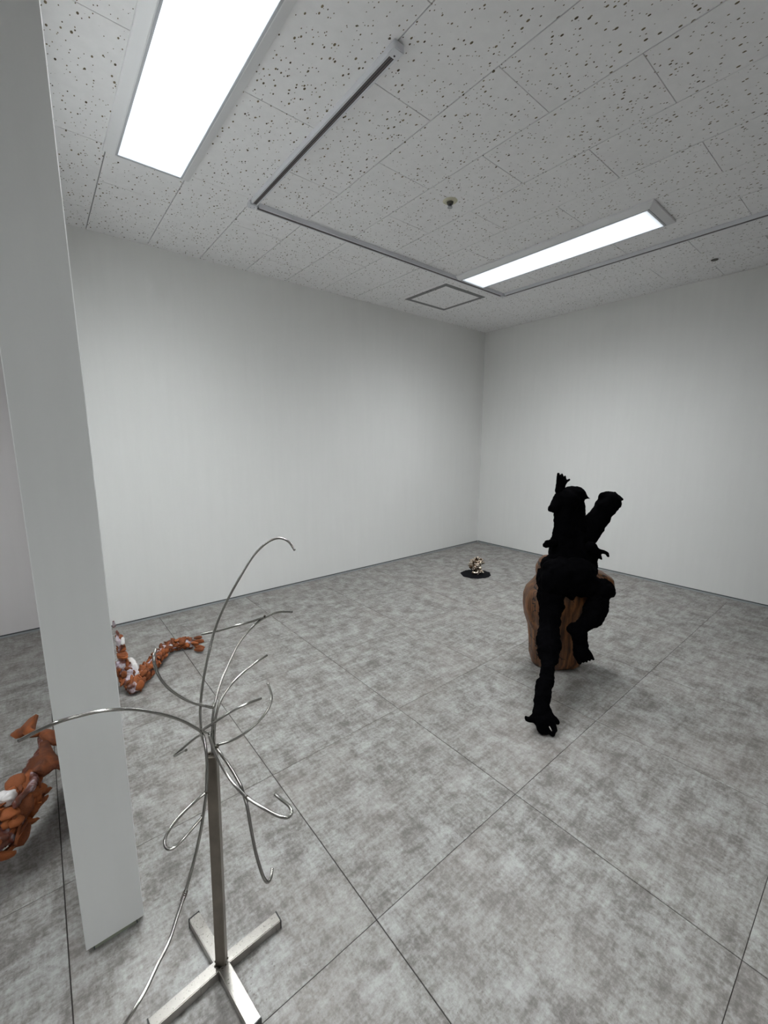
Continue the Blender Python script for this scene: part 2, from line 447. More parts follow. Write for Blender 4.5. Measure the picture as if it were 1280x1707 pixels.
for (x, y, dx, dy) in ((xr0, yr0, 1, -1), (xr1, yr0, -1, -1)):
    bm = bmesh.new(); box_bm(bm, x-RW-.002, x+RW+.002, y-RW-.002, y+RW+.002, HC-RH-.002, HC-.0003)
    bmesh.ops.bevel(bm, geom=bm.edges[:], offset=.002, segments=2, affect='EDGES')
    o = new_obj('corner_joint', finish(bm), rail, M_RAIL)
    for k in (-.007, .007):
        bm = bmesh.new(); bmesh.ops.create_cone(bm, cap_ends=True, segments=10, radius1=.0018, radius2=.0018, depth=.001, matrix=Matrix.Translation((x+k, y+k*dx*dy, HC-RH-.0024)))
        new_obj('screw', finish(bm), o, M_SLOT)
bm = bmesh.new(); box_bm(bm, xr0-RW-.003, xr0+RW+.003, .935*S, .965*S, HC-RH-.003, HC-.0003)
bmesh.ops.bevel(bm, geom=bm.edges[:], offset=.0022, segments=2, affect='EDGES')
o = new_obj('feed_cap', finish(bm), rail, M_RAIL)
bm = bmesh.new(); bmesh.ops.create_cone(bm, cap_ends=True, segments=12, radius1=.003, radius2=.003, depth=.001, matrix=Matrix.Translation((xr0, .955*S, HC-RH-.0034)))
new_obj('screw', finish(bm), o, M_SLOT)

# access hatch
hx0, hx1, hy0, hy1 = 2.143*S, 2.545*S, 1.984*S, 2.374*S
ht = thing('access_hatch', 'square access hatch with a grey metal rim in the ceiling near the corner', 'access hatch', ((hx0+hx1)/2, (hy0+hy1)/2, HC-.001))
bm = bmesh.new(); fwid = .034
def mitre(bm, a, b, z0, z1):
    (x0, x1, y0, y1), (u0, u1, v0, v1) = a, b
    O = [(x0,y0),(x1,y0),(x1,y1),(x0,y1)]; I = [(u0,v0),(u1,v0),(u1,v1),(u0,v1)]
    vo = [[bm.verts.new((x, y, z)) for (x, y) in O] for z in (z0, z1)]; vi = [[bm.verts.new((x, y, z)) for (x, y) in I] for z in (z0, z1)]
    for k in range(4):
        l = (k+1) % 4
        bm.faces.new((vo[0][k], vo[0][l], vi[0][l], vi[0][k])); bm.faces.new((vo[1][k], vi[1][k], vi[1][l], vo[1][l]))
        bm.faces.new((vo[0][k], vo[1][k], vo[1][l], vo[0][l])); bm.faces.new((vi[0][k], vi[0][l], vi[1][l], vi[1][k]))
    bmesh.ops.recalc_face_normals(bm, faces=bm.faces[:])
mitre(bm, (hx0, hx1, hy0, hy1), (hx0+fwid*.58, hx1-fwid*.58, hy0+fwid*.58, hy1-fwid*.58), HC-.003, HC-.0003)
new_obj('outer_frame', finish(bm), ht, M_GREYP)
bm = bmesh.new(); e = fwid*.60
mitre(bm, (hx0+e, hx1-e, hy0+e, hy1-e), (hx0+fwid, hx1-fwid, hy0+fwid, hy1-fwid), HC-.0035, HC-.0003)
new_obj('inner_frame', finish(bm), ht, M_GREYP)
pn = new_obj('hatch_panel', box_me(hx0+fwid, hx1-fwid, hy0+fwid, hy1-fwid, HC-.0025, HC-.0003), ht, M_CEIL)
for (x, y) in ((hx0+e*.5, hy0+.17), (hx0+e*.5, hy0+.21)):
    bm = bmesh.new(); bmesh.ops.create_cone(bm, cap_ends=True, segments=10, radius1=.004, radius2=.004, depth=.002, matrix=Matrix.Translation((x, y, HC-.0040)))
    new_obj('latch_button', finish(bm), ht, M_SLOT)

def cyl(bm, c, r1, r2, h, seg=24):
    bmesh.ops.create_cone(bm, cap_ends=True, segments=seg, radius1=r1, radius2=r2, depth=h, matrix=Matrix.Translation(c))
M_CREAM = mat('yellowed_escutcheon', (.62,.60,.46), .5)
M_DARKM = mat('dark_brass', (.08,.075,.06), .4, .7)
sx, sy = 1.457*S, 1.337*S
sp = thing('sprinkler', 'small dark sprinkler head with cream ring, mid ceiling between the two lights', 'sprinkler', (sx, sy, HC-.001))
bm = bmesh.new(); cyl(bm, (sx, sy, HC-.003), .028, .036, .005, 32); new_obj('escutcheon', finish(bm, smooth=False), sp, M_CREAM)
bm = bmesh.new(); cyl(bm, (sx, sy, HC-.011), .013, .017, .010); new_obj('body', finish(bm), sp, M_DARKM)
bm = bmesh.new(); cyl(bm, (sx, sy, HC-.021), .0055, .0075, .011); new_obj('nozzle', finish(bm), sp, M_SLOT)
bm = bmesh.new(); cyl(bm, (sx, sy, HC-.029), .012, .012, .004); new_obj('deflector', finish(bm), sp, M_ALU)
sx, sy = 3.02*S, .794*S
sp = thing('ceiling_sensor', 'flush round ceiling sensor with a dark centre near the right wall', 'sensor', (sx, sy, HC-.001))
bm = bmesh.new(); cyl(bm, (sx, sy, HC-.002), .026, .030, .003, 32); new_obj('escutcheon', finish(bm), sp, M_WHITE)
bm = bmesh.new(); cyl(bm, (sx, sy, HC-.005), .018, .021, .004); new_obj('lens', finish(bm), sp, M_DARKM)

# ------------------------------------------------------------------ lumpy bodies (voxel remeshed chains)
def chain_into(bm, pts, sub=2, step=.45):
    """pts: (Vector, radius); overlapping balls along the chain"""
    for (a, ra), (b, rb) in zip(pts, pts[1:]):
        L = (b-a).length; n = max(1, int(L/(max(.003, min(ra, rb))*step)))
        for k in range(n+1):
            f = k/n; sphere_into(bm, a.lerp(b, f), ra+(rb-ra)*f, sub)
def remeshed(bm, voxel, lump=0, lscale=30, fine=0, fscale=90, smooth=1):
    me = finish(bm, 'tmp'); o = bpy.data.objects.new('tmp', me); C.objects.link(o)
    md = o.modifiers.new('r', 'REMESH'); md.mode = 'VOXEL'; md.voxel_size = voxel
    if smooth:
        ms = o.modifiers.new('s', 'SMOOTH'); ms.iterations = smooth; ms.factor = .5
    dg = bpy.context.evaluated_depsgraph_get()
    r = bpy.data.meshes.new_from_object(o.evaluated_get(dg), depsgraph=dg)
    bpy.data.objects.remove(o); bpy.data.meshes.remove(me)
    if lump or fine:
        ns = [v.normal.copy() for v in r.vertices]
        for v, n in zip(r.vertices, ns):
            p = v.co.copy()
            d = lump*noise.noise(p*lscale) + fine*noise.noise(p*fscale+Vector((7, 3, 1)))
            v.co = p + n*d
    for p in r.polygons: p.use_smooth = True
    return r
def px_chain(l): return [(at(x, y, d), pr(r, d)) for (x, y, d, r) in l]
def body(name, chains, parent, m, voxel=.007, lump=.006, lscale=28, fine=.003, fscale=80, smooth=1):
    bm = bmesh.new()
    for c in chains: chain_into(bm, px_chain(c))
    return new_obj(name, remeshed(bm, voxel, lump, lscale, fine, fscale, smooth), parent, m)

# ------------------------------------------------------------------ black seated figure
fg = thing('figure_sculpture', 'matt black figure sculpture with a bird-like crest, seated astride a brown wooden stump', 'sculpture', at(925, 1110, 1.80)*1.0)
fg.location.z = 0
body('torso', [
    [(938,880,1.86,15),(936,900,1.86,18),(940,925,1.86,26),(944,950,1.86,33),(942,968,1.88,36)],
    [(955,885,1.86,18),(962,905,1.87,24),(966,930,1.87,27),(968,955,1.88,28)],
    [(925,945,1.84,24),(920,965,1.84,26),(925,985,1.83,22)],
    [(965,960,1.86,26),(985,972,1.84,18)],
    [(923,952,1.77,21),(935,958,1.75,30),(960,958,1.75,30),(978,952,1.77,16)],
    [(925,970,1.75,26),(945,976,1.74,18),(965,972,1.75,22),(982,976,1.74,20)],
    [(950,982,1.74,13),(955,997,1.735,5)]], fg, M_BLACK, .008, .008)
body('head', [
    [(941,850,1.85,18),(944,836,1.85,22),(952,828,1.86,19),(960,826,1.86,16)],
    [(958,824,1.86,14),(968,825,1.86,9),(978,829.5,1.86,3.2),(983,831.5,1.86,1)],
    [(930,838,1.84,11),(924,847,1.83,9),(918.5,846.5,1.83,5.5),(917,850,1.83,4.5)],
    [(934,824,1.85,8),(930,832,1.84,9),(926,842,1.84,8)],
    [(960,845,1.86,13),(966,842,1.87,9),(970,852,1.87,6),(968,862,1.87,8)],
    [(940,850,1.85,17),(942,868,1.86,19),(942,885,1.86,20)],
    [(958,860,1.86,16),(962,880,1.86,17)],
    [(927,862,1.85,4),(926,885,1.85,4)]], fg, M_BLACK, .006, .003, 35, .0015)
body('crest', [
    [(932,818,1.85,7),(931,806,1.85,4.2),(930.5,794,1.85,2.8),(930.5,790,1.85,2.3)],
    [(937,816,1.86,5),(938,804,1.86,4.5),(935,793,1.86,2.8)],
    [(937,806,1.85,4),(938,797,1.85,3),(936.5,791,1.85,1.8)],
    [(939,806,1.87,3.5),(942,799,1.87,2.4),(941.5,794,1.87,1.6)],
    [(940,808,1.86,3),(945,802,1.86,2.2),(948,800,1.86,1.9),(949,798.5,1.86,1.2)]], fg, M_BLACK, .003, .0012, 90, .0006, 160)
body('raised_limb', [
    [(970,905,1.87,20),(978,890,1.87,20),(990,874,1.86,19),(1000,860,1.86,18),(1009,846,1.85,18),(1015,839,1.85,18),(1017,837,1.85,17)],
    [(966,880,1.87,14),(982,868,1.87,11)],
    [(1004,828,1.85,7),(1010,823,1.85,4.5),(1022,823,1.85,4.5),(1031,830,1.85,5),(1038,832.5,1.85,2.2)],
    [(1012,832,1.85,11),(1026,836,1.85,9),(1031,843,1.85,5)]], fg, M_BLACK, .007, .0035, 40, .002)
body('hand', [
    [(985,912,1.80,10),(993,918,1.79,6),(1000,919,1.79,4),(1006,920,1.79,3.6),(1012,923,1.79,3.2),(1013.5,927,1.79,2.2)],
    [(992,920,1.79,4),(999,926,1.79,3),(1002,932,1.79,2)],
    [(990,922,1.80,4),(994,929,1.80,2.6),(995,934,1.80,1.8)]], fg, M_BLACK, .004, .002, 60, .001)
body('hand', [
    [(922,906,1.83,8),(915,905,1.82,5.5),(911,904,1.82,3.8)],
    [(915,906,1.82,5),(908,908,1.82,3.6),(906.5,910,1.82,2.2)],
    [(917,908,1.82,5),(910,911,1.82,2.6)]], fg, M_BLACK, .004, .002, 60, .001)
# the leg that reaches forward down to the floor
ll = body('leg', [
    [(918,975,1.79,22),(920,992,1.76,21),(920,1010,1.76,19),(917,1028,1.73,17),(915,1048,1.69,16.5),(913,1068,1.65,19.5),(911,1086,1.61,16),(914,1100,1.58,10.5)],
    [(902,985,1.82,8),(907,1010,1.77,8),(906,1040,1.71,7),(905,1070,1.65,10),(905,1095,1.60,8)],
    [(926,1060,1.66,8),(928,1078,1.63,7),(925,1093,1.60,7.5),(925,1104,1.58,7)],
    [(914,1100,1.58,11),(912,1118,1.55,11),(911,1134,1.53,12),(906,1142,1.52,13.5),(904,1160,1.50,15.5),(903,1178,1.485,12.5)]], fg, M_BLACK, .006, .009, 26, .004, 75, 0)
ft = body('foot', [
    [(903,1175,1.485,12),(901,1188,1.475,14),(903,1199,1.468,15)],
    [(893,1196,1.47,8),(884,1200,1.465,4.6),(878.5,1199,1.46,4.6),(877,1196.5,1.46,3.4)],
    [(900,1200,1.465,10),(901,1212,1.455,7.5),(902,1219,1.45,5.5)],
    [(905,1203,1.46,9),(910,1213,1.455,5.5),(910,1221,1.45,4.5)],
    [(912,1198,1.46,9),(920,1208,1.455,6.5),(923,1217,1.45,6),(921,1223,1.445,5)],
    [(912,1190,1.475,9),(922,1198,1.47,6),(929,1203,1.465,4.2)],
    [(915,1181,1.48,4),(917,1184,1.48,3)]], fg, M_BLACK, .0045, .003, 50, .0015)
bm = bmesh.new(); tube_bm(bm, [at(915.5,1211,1.437), at(917.5,1215,1.434), at(919.5,1218.5,1.433)], [.0012,.0022,.0010], 8)
new_obj('claw', finish(bm), ft, M_CLAW); 
# the folded leg on the right
rl = body('leg', [
    [(968,975,1.78,22),(985,978,1.75,20),(1000,984,1.73,19),(1004,983,1.73,19.5)],
    [(1004,983,1.73,18),(998,1000,1.72,16),(992,1015,1.72,19),(988,1028,1.72,18),(978,1036,1.72,14),(968,1044,1.72,11)],
    [(999,1012,1.71,11),(996,1028,1.72,11)],
    [(960,1050,1.72,13),(966,1062,1.72,12),(968,1076,1.73,12)],
    [(952,1049,1.72,7),(950,1052,1.72,6)],
    [(970,1055,1.72,8),(976,1064,1.72,4)]], fg, M_BLACK, .006, .008, 28, .004, 75, 0)
body('foot', [
    [(967,1072,1.73,12),(968,1084,1.72,13),(970,1090,1.72,13)],
    [(963,1090,1.72,8),(965,1099,1.71,5),(966,1104,1.71,3.6)],
    [(969,1092,1.72,6),(972,1100,1.71,2.4),(972.6,1104,1.71,1.7)],
    [(973,1090,1.72,6),(977,1098,1.71,2.4),(978,1103,1.71,1.6)],
    [(976,1088,1.72,6),(981.5,1095,1.71,2.5),(983,1101,1.71,1.7)],
    [(979,1086,1.72,5),(985.5,1093,1.71,2.8),(988.5,1098.5,1.71,2.2)]], fg, M_BLACK, .004, .002, 50, .001)

# ------------------------------------------------------------------ wooden stump
st_c = Vector((1.755*S, .915*S, 0))
def on_floor(px, py):
    d = _fw + _rt*((px-640)/FPX) - _up*((py-853.5)/FPX)
    return Vector((0,0,CAMZ)) - d*(CAMZ/d.z)
def stump():
    """carved driftwood stool: stacked contours, its right side undercut"""
    rt, fwv = _rt, Vector((math.sin(YAW), math.cos(YAW), 0))
    # z, left offset, right offset (metres along camera-right), half depth
    rows = [(0.0, -.105, .118, .085), (.015, -.122, .132, .105), (.05, -.132, .138, .115), (.12, -.132, .138, .12),
            (.20, -.140, .150, .12), (.26, -.160, .150, .125), (.32, -.172, .180, .13), (.37, -.172, .225, .135),
            (.41, -.158, .262, .135), (.445, -.125, .270, .13), (.475, -.108, .265, .12), (.50, -.116, .23, .11), (.53, -.116, .14, .10), (.56, -.106, .06, .085), (.58, -.088, .0, .06), (.588, -.065, -.03, .03)]
    bm = bmesh.new(); seg = 56; rings = []
    D0 = 1.93
    base = on_floor(922, 1103)
    for (z, l, r, hd) in rows:
        cxx = (l+r)/2; hw = (r-l)/2; ring = []
        for k in range(seg):
            a = 2*math.pi*k/seg
            ca, sa = math.cos(a), math.sin(a)
            q = 2.6
            ex = math.copysign(abs(ca)**(2/q), ca); ey = math.copysign(abs(sa)**(2/q), sa)
            p = base + rt*(cxx+hw*ex) + fwv*(hd*ey)
            p.z = z
            d = .010*noise.noise(Vector((p.x*9, p.y*9, z*6))) + .004*noise.noise(p*30)
            # vertical fluting
            d += -.010*max(0, math.cos(a*3+1.2+z*2))**8
            p += (rt*ca+fwv*sa)*d
            ring.append(bm.verts.new(p))
        rings.append(ring)
    for a, b in zip(rings, rings[1:]):
        for k in range(seg): bm.faces.new((a[k], a[(k+1)%seg], b[(k+1)%seg], b[k]))
    bm.faces.new(rings[0][::-1]); bm.faces.new(rings[-1])
    bmesh.ops.subdivide_edges(bm, edges=bm.edges[:], cuts=1, smooth=.3)
    for v in bm.verts: v.co.z = max(0.0, v.co.z)
    return finish(bm, smooth=True)
o = new_obj('wooden_stump', stump(), None, M_WOOD)
tag(o, 'reddish brown cracked wooden stump standing under the black figure', 'stump')

# ------------------------------------------------------------------ small bronze on black mat
pc = Vector((2.505*S, 1.946*S, 0))
bm = bmesh.new(); pts = []
for k in range(72):
    a = 2*math.pi*k/72
    r = .125*(1+.07*noise.noise(Vector((math.cos(a)*3, math.sin(a)*3, 1)))+.045*noise.noise(Vector((math.cos(a)*14, math.sin(a)*14, 5))))
    pts.append(Vector((pc.x+math.cos(a)*r*1.1, pc.y+math.sin(a)*r, 0)))
lo = [bm.verts.new((p.x, p.y, .0003)) for p in pts]; hi = [bm.verts.new((p.x-(p.x-pc.x)*.02, p.y-(p.y-pc.y)*.02, .004)) for p in pts]
bm.faces.new(lo[::-1]); bm.faces.new(hi)
for k in range(72): bm.faces.new((lo[k], lo[(k+1)%72], hi[(k+1)%72], hi[k]))
o = new_obj('black_mat', finish(bm), None, M_MAT)
tag(o, 'ragged-edged round black mat lying on the floor under the small bronze', 'mat')
bz = thing('bronze_sculpture', 'small crumpled shiny bronze sculpture on the black mat near the far corner', 'sculpture', (pc.x, pc.y, .004))
D = 3.205
body('cluster', [
    [(794,955,D,4),(793,948,D,4.5),(792,941,D,6),(790,937,D,6)],
    [(800,953,D,2.5),(799,945,D,3),(798,938,D,4.5),(803,936,D,3.6)],
    [(785,941,D-.02,3.2),(787,937,D-.02,4),(791,934,D,3.5)],
    [(796,932,D,2.2),(795.5,930.5,D,1.6)],[(801,933,D,3),(804,935,D,2.6)],
    [(784,945,D-.02,2.6),(788,947,D-.02,3),(792,950,D-.02,3)],
    [(790,952,D,3),(794,951,D+.02,4)]], bz, M_BRONZE, .0045, .016, 55, .008, 110, 0)
body('foot_lump', [[(788,954.5,D-.05,2),(792,955.5,D-.05,2.6),(796,954.5,D-.05,2.2)]], bz, M_BRONZE, .0035, .004, 80, .002, 160, 0)
body('foot_lump', [[(801,951.5,D-.02,1.6),(805,954.5,D-.03,1.8)]], bz, M_BRONZE, .0035, .003, 80, .002, 160, 0)

# ------------------------------------------------------------------ metal stand with bent rods
bx, by = .1735*S, .700*S
sd = thing('metal_stand', 'brushed steel stand with thin bent rods branching from its square post', 'sculpture stand', (bx, by, 0))
lw, lh = .0125, .024
TOP = at(353.5, 1258, .752)                 # top of the post
def tilt_box(p0, p1, hw, rot, bev=.0018):
    bm = bmesh.new(); d = p1-p0; L = d.length
    box_bm(bm, -hw, hw, -hw, hw, 0, L)
    es = [e for e in bm.edges if abs(e.verts[0].co.z-e.verts[1].co.z) > .01]
    bmesh.ops.bevel(bm, geom=es, offset=bev, segments=3, affect='EDGES')
    q = d.to_track_quat('Z', 'Y')
    # keep the twist explicit
    zax = d.normalized(); xax = Vector((math.cos(rot), math.sin(rot), 0)); xax = (xax-zax*xax.dot(zax)).normalized(); yax = zax.cross(xax)
    M = Matrix((xax, yax, zax)).transposed().to_4x4(); M.translation = p0
    bm.transform(M); return finish(bm)
new_obj('post', tilt_box(Vector((bx, by, .0)), TOP, .0107, math.radians(-33)), sd, M_POST)
for (dx, dy, L) in ((-.016, .108, .138), (.114, .004, .138), (-.124, -.012, .146), (.0155, -.126, .146)):
    a = math.atan2(dy, dx); bm = bmesh.new()
    box_bm(bm, .0095, L, -lw, lw, .001, lh)
    es = [e for e in bm.edges if abs(e.verts[0].co.x-e.verts[1].co.x) > .05]
    bmesh.ops.bevel(bm, geom=es, offset=.0015, segments=2, affect='EDGES')
    bm.transform(Matrix.Translation((bx, by, 0)) @ Matrix.Rotation(a, 4, 'Z'))
    lg = new_obj('leg', finish(bm), sd, M_STEEL)
    bm = bmesh.new(); box_bm(bm, L+.0001, L+.0028, -lw-.0006, lw+.0006, .0004, lh+.0008)
    bm.transform(Matrix.Translation((bx, by, 0)) @ Matrix.Rotation(a, 4, 'Z'))
    new_obj('end_cap', finish(bm), lg, M_CAP)
# weld beads where the legs meet the post
bm = bmesh.new()
for k in range(26):
    a = random.uniform(0, 6.28); r = .0125+random.uniform(-.001, .002)
    sphere_into(bm, Vector((bx+math.cos(a)*r, by+math.sin(a)*r, lh+random.uniform(-.0015, .002))), random.uniform(.0012, .0026), 1)
new_obj('weld', finish(bm, smooth=True), sd, M_WELD)
DT = .752
RODS = [
 # (radius px at DT, points (x, y, depth offset))
 (2.5, [(345,1262,0),(342,1243,0),(337,1228,0),(334.8,1215,0),(333.7,1185,.01),(337.2,1144.8,.025),(345.4,1100,.045),(358.3,1048.7,.07),(377,1004.2,.09),(402.8,957.3,.11),(423.9,924.5,.125),(445,904.6,.13),(463.7,897.1,.13),(480.1,902.3,.125),(491.4,917.5,.12)]),
 (2.4, [(354,1258,0),(353.6,1226.9,.005),(355.9,1184.7,.02),(365.3,1144.8,.045),(379.4,1109.7,.07),(398.1,1072.2,.10),(421.5,1044,.13),(442.6,1028.8,.16),(463.7,1020.6,.18),(487.2,1020.1,.20)]),
 (2.4, [(441,1028.5,.158),(419.2,1035.8,.13),(393.4,1042.9,.11),(360.6,1052.3,.10),(334.8,1057.4,.09)]),
 (2.4, [(357.5,1256,.004),(357,1226.9,.006),(359.5,1196.4,.015),(367.6,1168.3,.03),(384,1142.5,.05),(407.5,1119,.08),(428.6,1102.6,.10),(445,1092.1,.12)]),
 (2.6, [(357,1171,.018),(355.9,1177,.014),(353,1179.3,.012),(341.9,1176.5,.0),(323.1,1171.8,-.01),(302,1162.4,-.02),(280.9,1147.2,-.03),(265.7,1128.4,-.035),(257.5,1107.3,-.035),(256.8,1093.3,-.03),(259.4,1082,-.02)]),
 (2.3, [(352,1222,0),(345,1221,-.003),(340,1219.5,-.006),(338.4,1216.3,-.008),(351.2,1208.1,-.01),(384,1187,-.005),(412.2,1172.9,.01),(435.6,1164,.03)]),
 (2.5, [(358,1247,-.004),(362,1242.1,-.006),(384,1235,-.005),(407.5,1222.2,.005),(428.6,1204.6,.02),(445,1184.7,.035),(452.5,1165.9,.05),(450.8,1151.9,.06),(446.2,1138.5,.07)]),
 (2.7, [(340,1230,0),(334.8,1219.8,-.006),(320.8,1210.4,-.015),(299.7,1199.9,-.03),(273.9,1191.7,-.05),(243.4,1185.1,-.07),(220,1182.3,-.085),(200,1182.5,-.10),(170,1185,-.115),(135,1192.5,-.13),(100,1202.5,-.145),(70,1215,-.15),(31,1235,-.155)]),
 (2.3, [(340,1230,0),(333.7,1225.7,.004),(320.8,1233.9,.012),(306.7,1245.6,.02),(294,1256,.028),(290.8,1259.5,.03),(294.5,1258.8,.026),(303,1253.5,.014),(310.5,1250.3,0)]),
 (2.6, [(336,1222,-.002),(339.5,1228,-.006),(343,1250.3,-.016),(345,1273.7,-.022),(343.7,1320.6,-.034),(339.5,1353.4,-.045),(334.8,1383.9,-.055),(325.5,1426.1,-.07),(313.7,1470.6,-.09),(307.5,1491.9,-.10),(294.2,1531.7,-.12),(280.9,1571.6,-.14),(262.3,1608.7,-.16),(243.7,1648.6,-.18),(225.2,1680.4,-.195),(209.2,1705.7,-.205),(196,1730,-.215)]),
 (2.5, [(343.7,1320.6,-.034),(327.8,1333.5,-.045),(302,1358.1,-.06),(283.3,1381.5,-.075),(274.4,1400.3,-.085),(276.2,1412,-.09),(283.3,1415.5,-.09),(292.6,1410.8,-.085),(306.7,1396.8,-.075),(323.1,1378,-.06),(337.2,1361.6,-.048)]),
 (2.7, [(349,1222,-.002),(350,1230,-.008),(355.9,1248,-.018),(365.3,1269,-.03),(379.4,1292.5,-.045),(393.4,1311.2,-.06),(412.2,1330,-.07),(435.6,1345.2,-.085),(459,1358.1,-.095),(475.5,1362.8,-.10),(483.7,1359.3,-.095),(486,1351.1,-.09),(480.1,1341.7,-.08),(468.4,1332.3,-.065),(458.6,1324.1,-.055)]),
 (2.7, [(358,1243,-.005),(363,1250,-.012),(372.3,1262,-.02),(386.4,1283.1,-.028),(399,1305,-.036),(402,1311,-.038),(406.3,1325.3,-.042),(412.2,1346.4,-.05),(419.2,1386.2,-.06),(426.2,1421.4,-.068),(434.4,1449.5,-.075),(440.3,1464.8,-.078),(446.2,1470.2,-.076),(450.9,1463.6,-.07),(453.9,1447.2,-.06)]),
]
for (r, pts) in RODS:
    bm = bmesh.new()
    P = catmull([at(x, y, DT+d) for (x, y, d) in pts], 7)
    rr = pr(r, DT)*.92
    n = len(P)
    tube_bm(bm, P, [rr*(1+.05*noise.noise(p*40)) for p in P], 10)
    new_obj('rod', finish(bm), sd, M_ROD)
# knot of weld metal at the top
bm = bmesh.new()
for (x, y, d) in ((344,1256,0),(349,1257,0),(356,1256,0),(335,1217,-.002),(336,1221,-.003),(350,1223,-.002),(359,1243,-.004),(362,1246,-.01),(338,1224,0),(355.9,1178,.014),(441,1028.5,.158),(343.7,1321,-.034),(338,1361,-.047)):
    bm = bmesh.new()
    for k in range(4):
        sphere_into(bm, at(x+random.uniform(-1.6,1.6), y+random.uniform(-1.6,1.6), DT+d+random.uniform(-.002,.002)), random.uniform(.0018,.0032), 1)
    new_obj('weld', finish(bm, smooth=True), sd, M_WELD)
bm = bmesh.new()                             # twisted wire splices
for (x0, y0, x1, y1, d) in ((309.5,1486,304.5,1499,-.10),(409,1328,415,1333,-.07)):
    bm = bmesh.new()
    for k in range(5):
        f = k/4; c = at(x0+(x1-x0)*f, y0+(y1-y0)*f, DT+d); ax = (at(x1,y1,DT+d)-at(x0,y0,DT+d)).normalized()
        u = ax.cross(Vector((0,1,.3))).normalized(); v = ax.cross(u); rr = pr(2.9, DT)
        tube_bm(bm, [c+rr*(math.cos(a)*u+math.sin(a)*v)+ax*(a*.0002) for a in [2*math.pi*q/14 for q in range(15)]], .0007, 6)
    new_obj('wire_splice', finish(bm), sd, M_WELD)

# ------------------------------------------------------------------ terracotta limbs
def slab_mesh(i):
    rnd = random.Random(100+i); bm = bmesh.new()
    bmesh.ops.create_icosphere(bm, subdivisions=2, radius=1)
    for v in bm.verts:
        p = v.co.copy()
        k = 1+.28*noise.noise(p*1.1+Vector((i*3.1, 0, 0)))+.12*noise.noise(p*2.6+Vector((0, i*5.7, 0)))
        x, y, z = p.x*k, p.y*k*(.62+.12*math.sin(i)), p.z*.30*k
        x = math.copysign(abs(x)**.85, x)
        z += .16*math.sin(x*1.7+i)*.6
        v.co = (x, y, z)
    me = finish(bm, smooth=True); me.materials.append(M_CLAY); return me
def broken_slab(i):
    rnd = random.Random(300+i); bm = bmesh.new(); n = 8
    pts = []
    for k in range(n):
        a = 2*math.pi*(k+rnd.uniform(-.25,.25))/n; r = rnd.uniform(.72, 1.12)
        pts.append((math.cos(a)*r, math.sin(a)*r*.68))
    bend = lambda x, y, z: (x, y, z+.22*math.sin(x*1.5+i)+.10*y*y)
    lo = [bm.verts.new(bend(x*.9, y*.9, -.13)) for x, y in pts]; hi = [bm.verts.new(bend(x, y, .05)) for x, y in pts]
    md = [bm.verts.new(bend(x*.6, y*.6, .15+rnd.uniform(-.03,.05))) for x, y in pts]; c = bm.verts.new(bend(0, 0, .17))
    bm.faces.new(lo[::-1])
    for k in range(n):
        l = (k+1) % n
        bm.faces.new((lo[k], lo[l], hi[l], hi[k])); bm.faces.new((hi[k], hi[l], md[l], md[k])); bm.faces.new((md[k], md[l], c))
    me = finish(bm); me.materials.append(M_CLAY)
    for p in me.polygons: p.use_smooth = p.index > 0 and (p.index-1) % 3 != 0
    return me
SLABS = [slab_mesh(i) for i in range(8)]
BROKEN = [broken_slab(i) for i in range(8)]
def slab(parent, p, xdir, ndir, size, wide=1, thick=1, rnd=random, kinds=None):
    o = bpy.data.objects.new('clay_piece', rnd.choice(kinds or SLABS)); C.objects.link(o); o.parent = parent
    o.matrix_parent_inverse = Matrix.Translation(parent.location).inverted()
    x = xdir.normalized(); n = (ndir-x*ndir.dot(x)).normalized(); y = n.cross(x)
    M = Matrix((x*size, y*size*wide, n*size*thick)).transposed().to_4x4(); M.translation = p
    o.matrix_world = M
    o.matrix_basis = M
    return o
def clay_limb(parent, pts, count, size, rnd, along=.75, kinds=None):
    """pieces overlapping like shingles round a spine pts = (Vector, radius)"""
    seglen = [0]
    for (a, _), (b, _) in zip(pts, pts[1:]): seglen.append(seglen[-1]+(b-a).length)
    L = seglen[-1]
    for k in range(count):
        s = L*(k+rnd.random()*.6)/count
        i = max(j for j in range(len(pts)-1) if seglen[j] <= s)
        f = (s-seglen[i])/max(1e-6, seglen[i+1]-seglen[i])
        a, b = pts[i], pts[i+1]; c = a[0].lerp(b[0], f); r = a[1]+(b[1]-a[1])*f
        tdir = (b[0]-a[0]).normalized()
        u = tdir.cross(Vector((0,0,1))); u = u.normalized() if u.length > .1 else Vector((1,0,0)); v = u.cross(tdir)
        ang = k*2.399+rnd.uniform(-.4,.4)
        n = math.cos(ang)*u+math.sin(ang)*v
        p = c+n*r*rnd.uniform(.6,1.02)
        sz = size*rnd.uniform(.7,1.25)
        p.z = max(p.z, sz*.38)
        x = tdir*along+u*rnd.uniform(-.7,.7)+v*rnd.uniform(-.7,.7)
        slab(parent, p, x, n+tdir*rnd.uniform(-.6,.6)+u*rnd.uniform(-.5,.5), sz, rnd.uniform(.8,1.2), rnd.uniform(.8,1.3), rnd, kinds)
def core(parent, chains, m=M_RESIN, voxel=.004, lump=.008, name='resin_core'):
    bm = bmesh.new()
    for c in chains:
        chain_into(bm, [(p, max(.003, r)) for p, r in c], 1)
    me = remeshed(bm, voxel, lump, 45, lump*.5, 110, 0)
    for v in me.vertices: v.co.z = max(v.co.z, .001)
    return new_obj(name, me, parent, m)
def P3(x, y, z): return Vector((x*S, y*S, z))
def on_floor_ray(px, py, z):
    """photo pixel met at height z above the floor"""
    d = _fw + _rt*((px-640)/FPX) - _up*((py-853.5)/FPX)
    return Vector((0,0,CAMZ)) + d*((z-CAMZ)/d.z)
G = on_floor_ray
rr = random.Random(5)
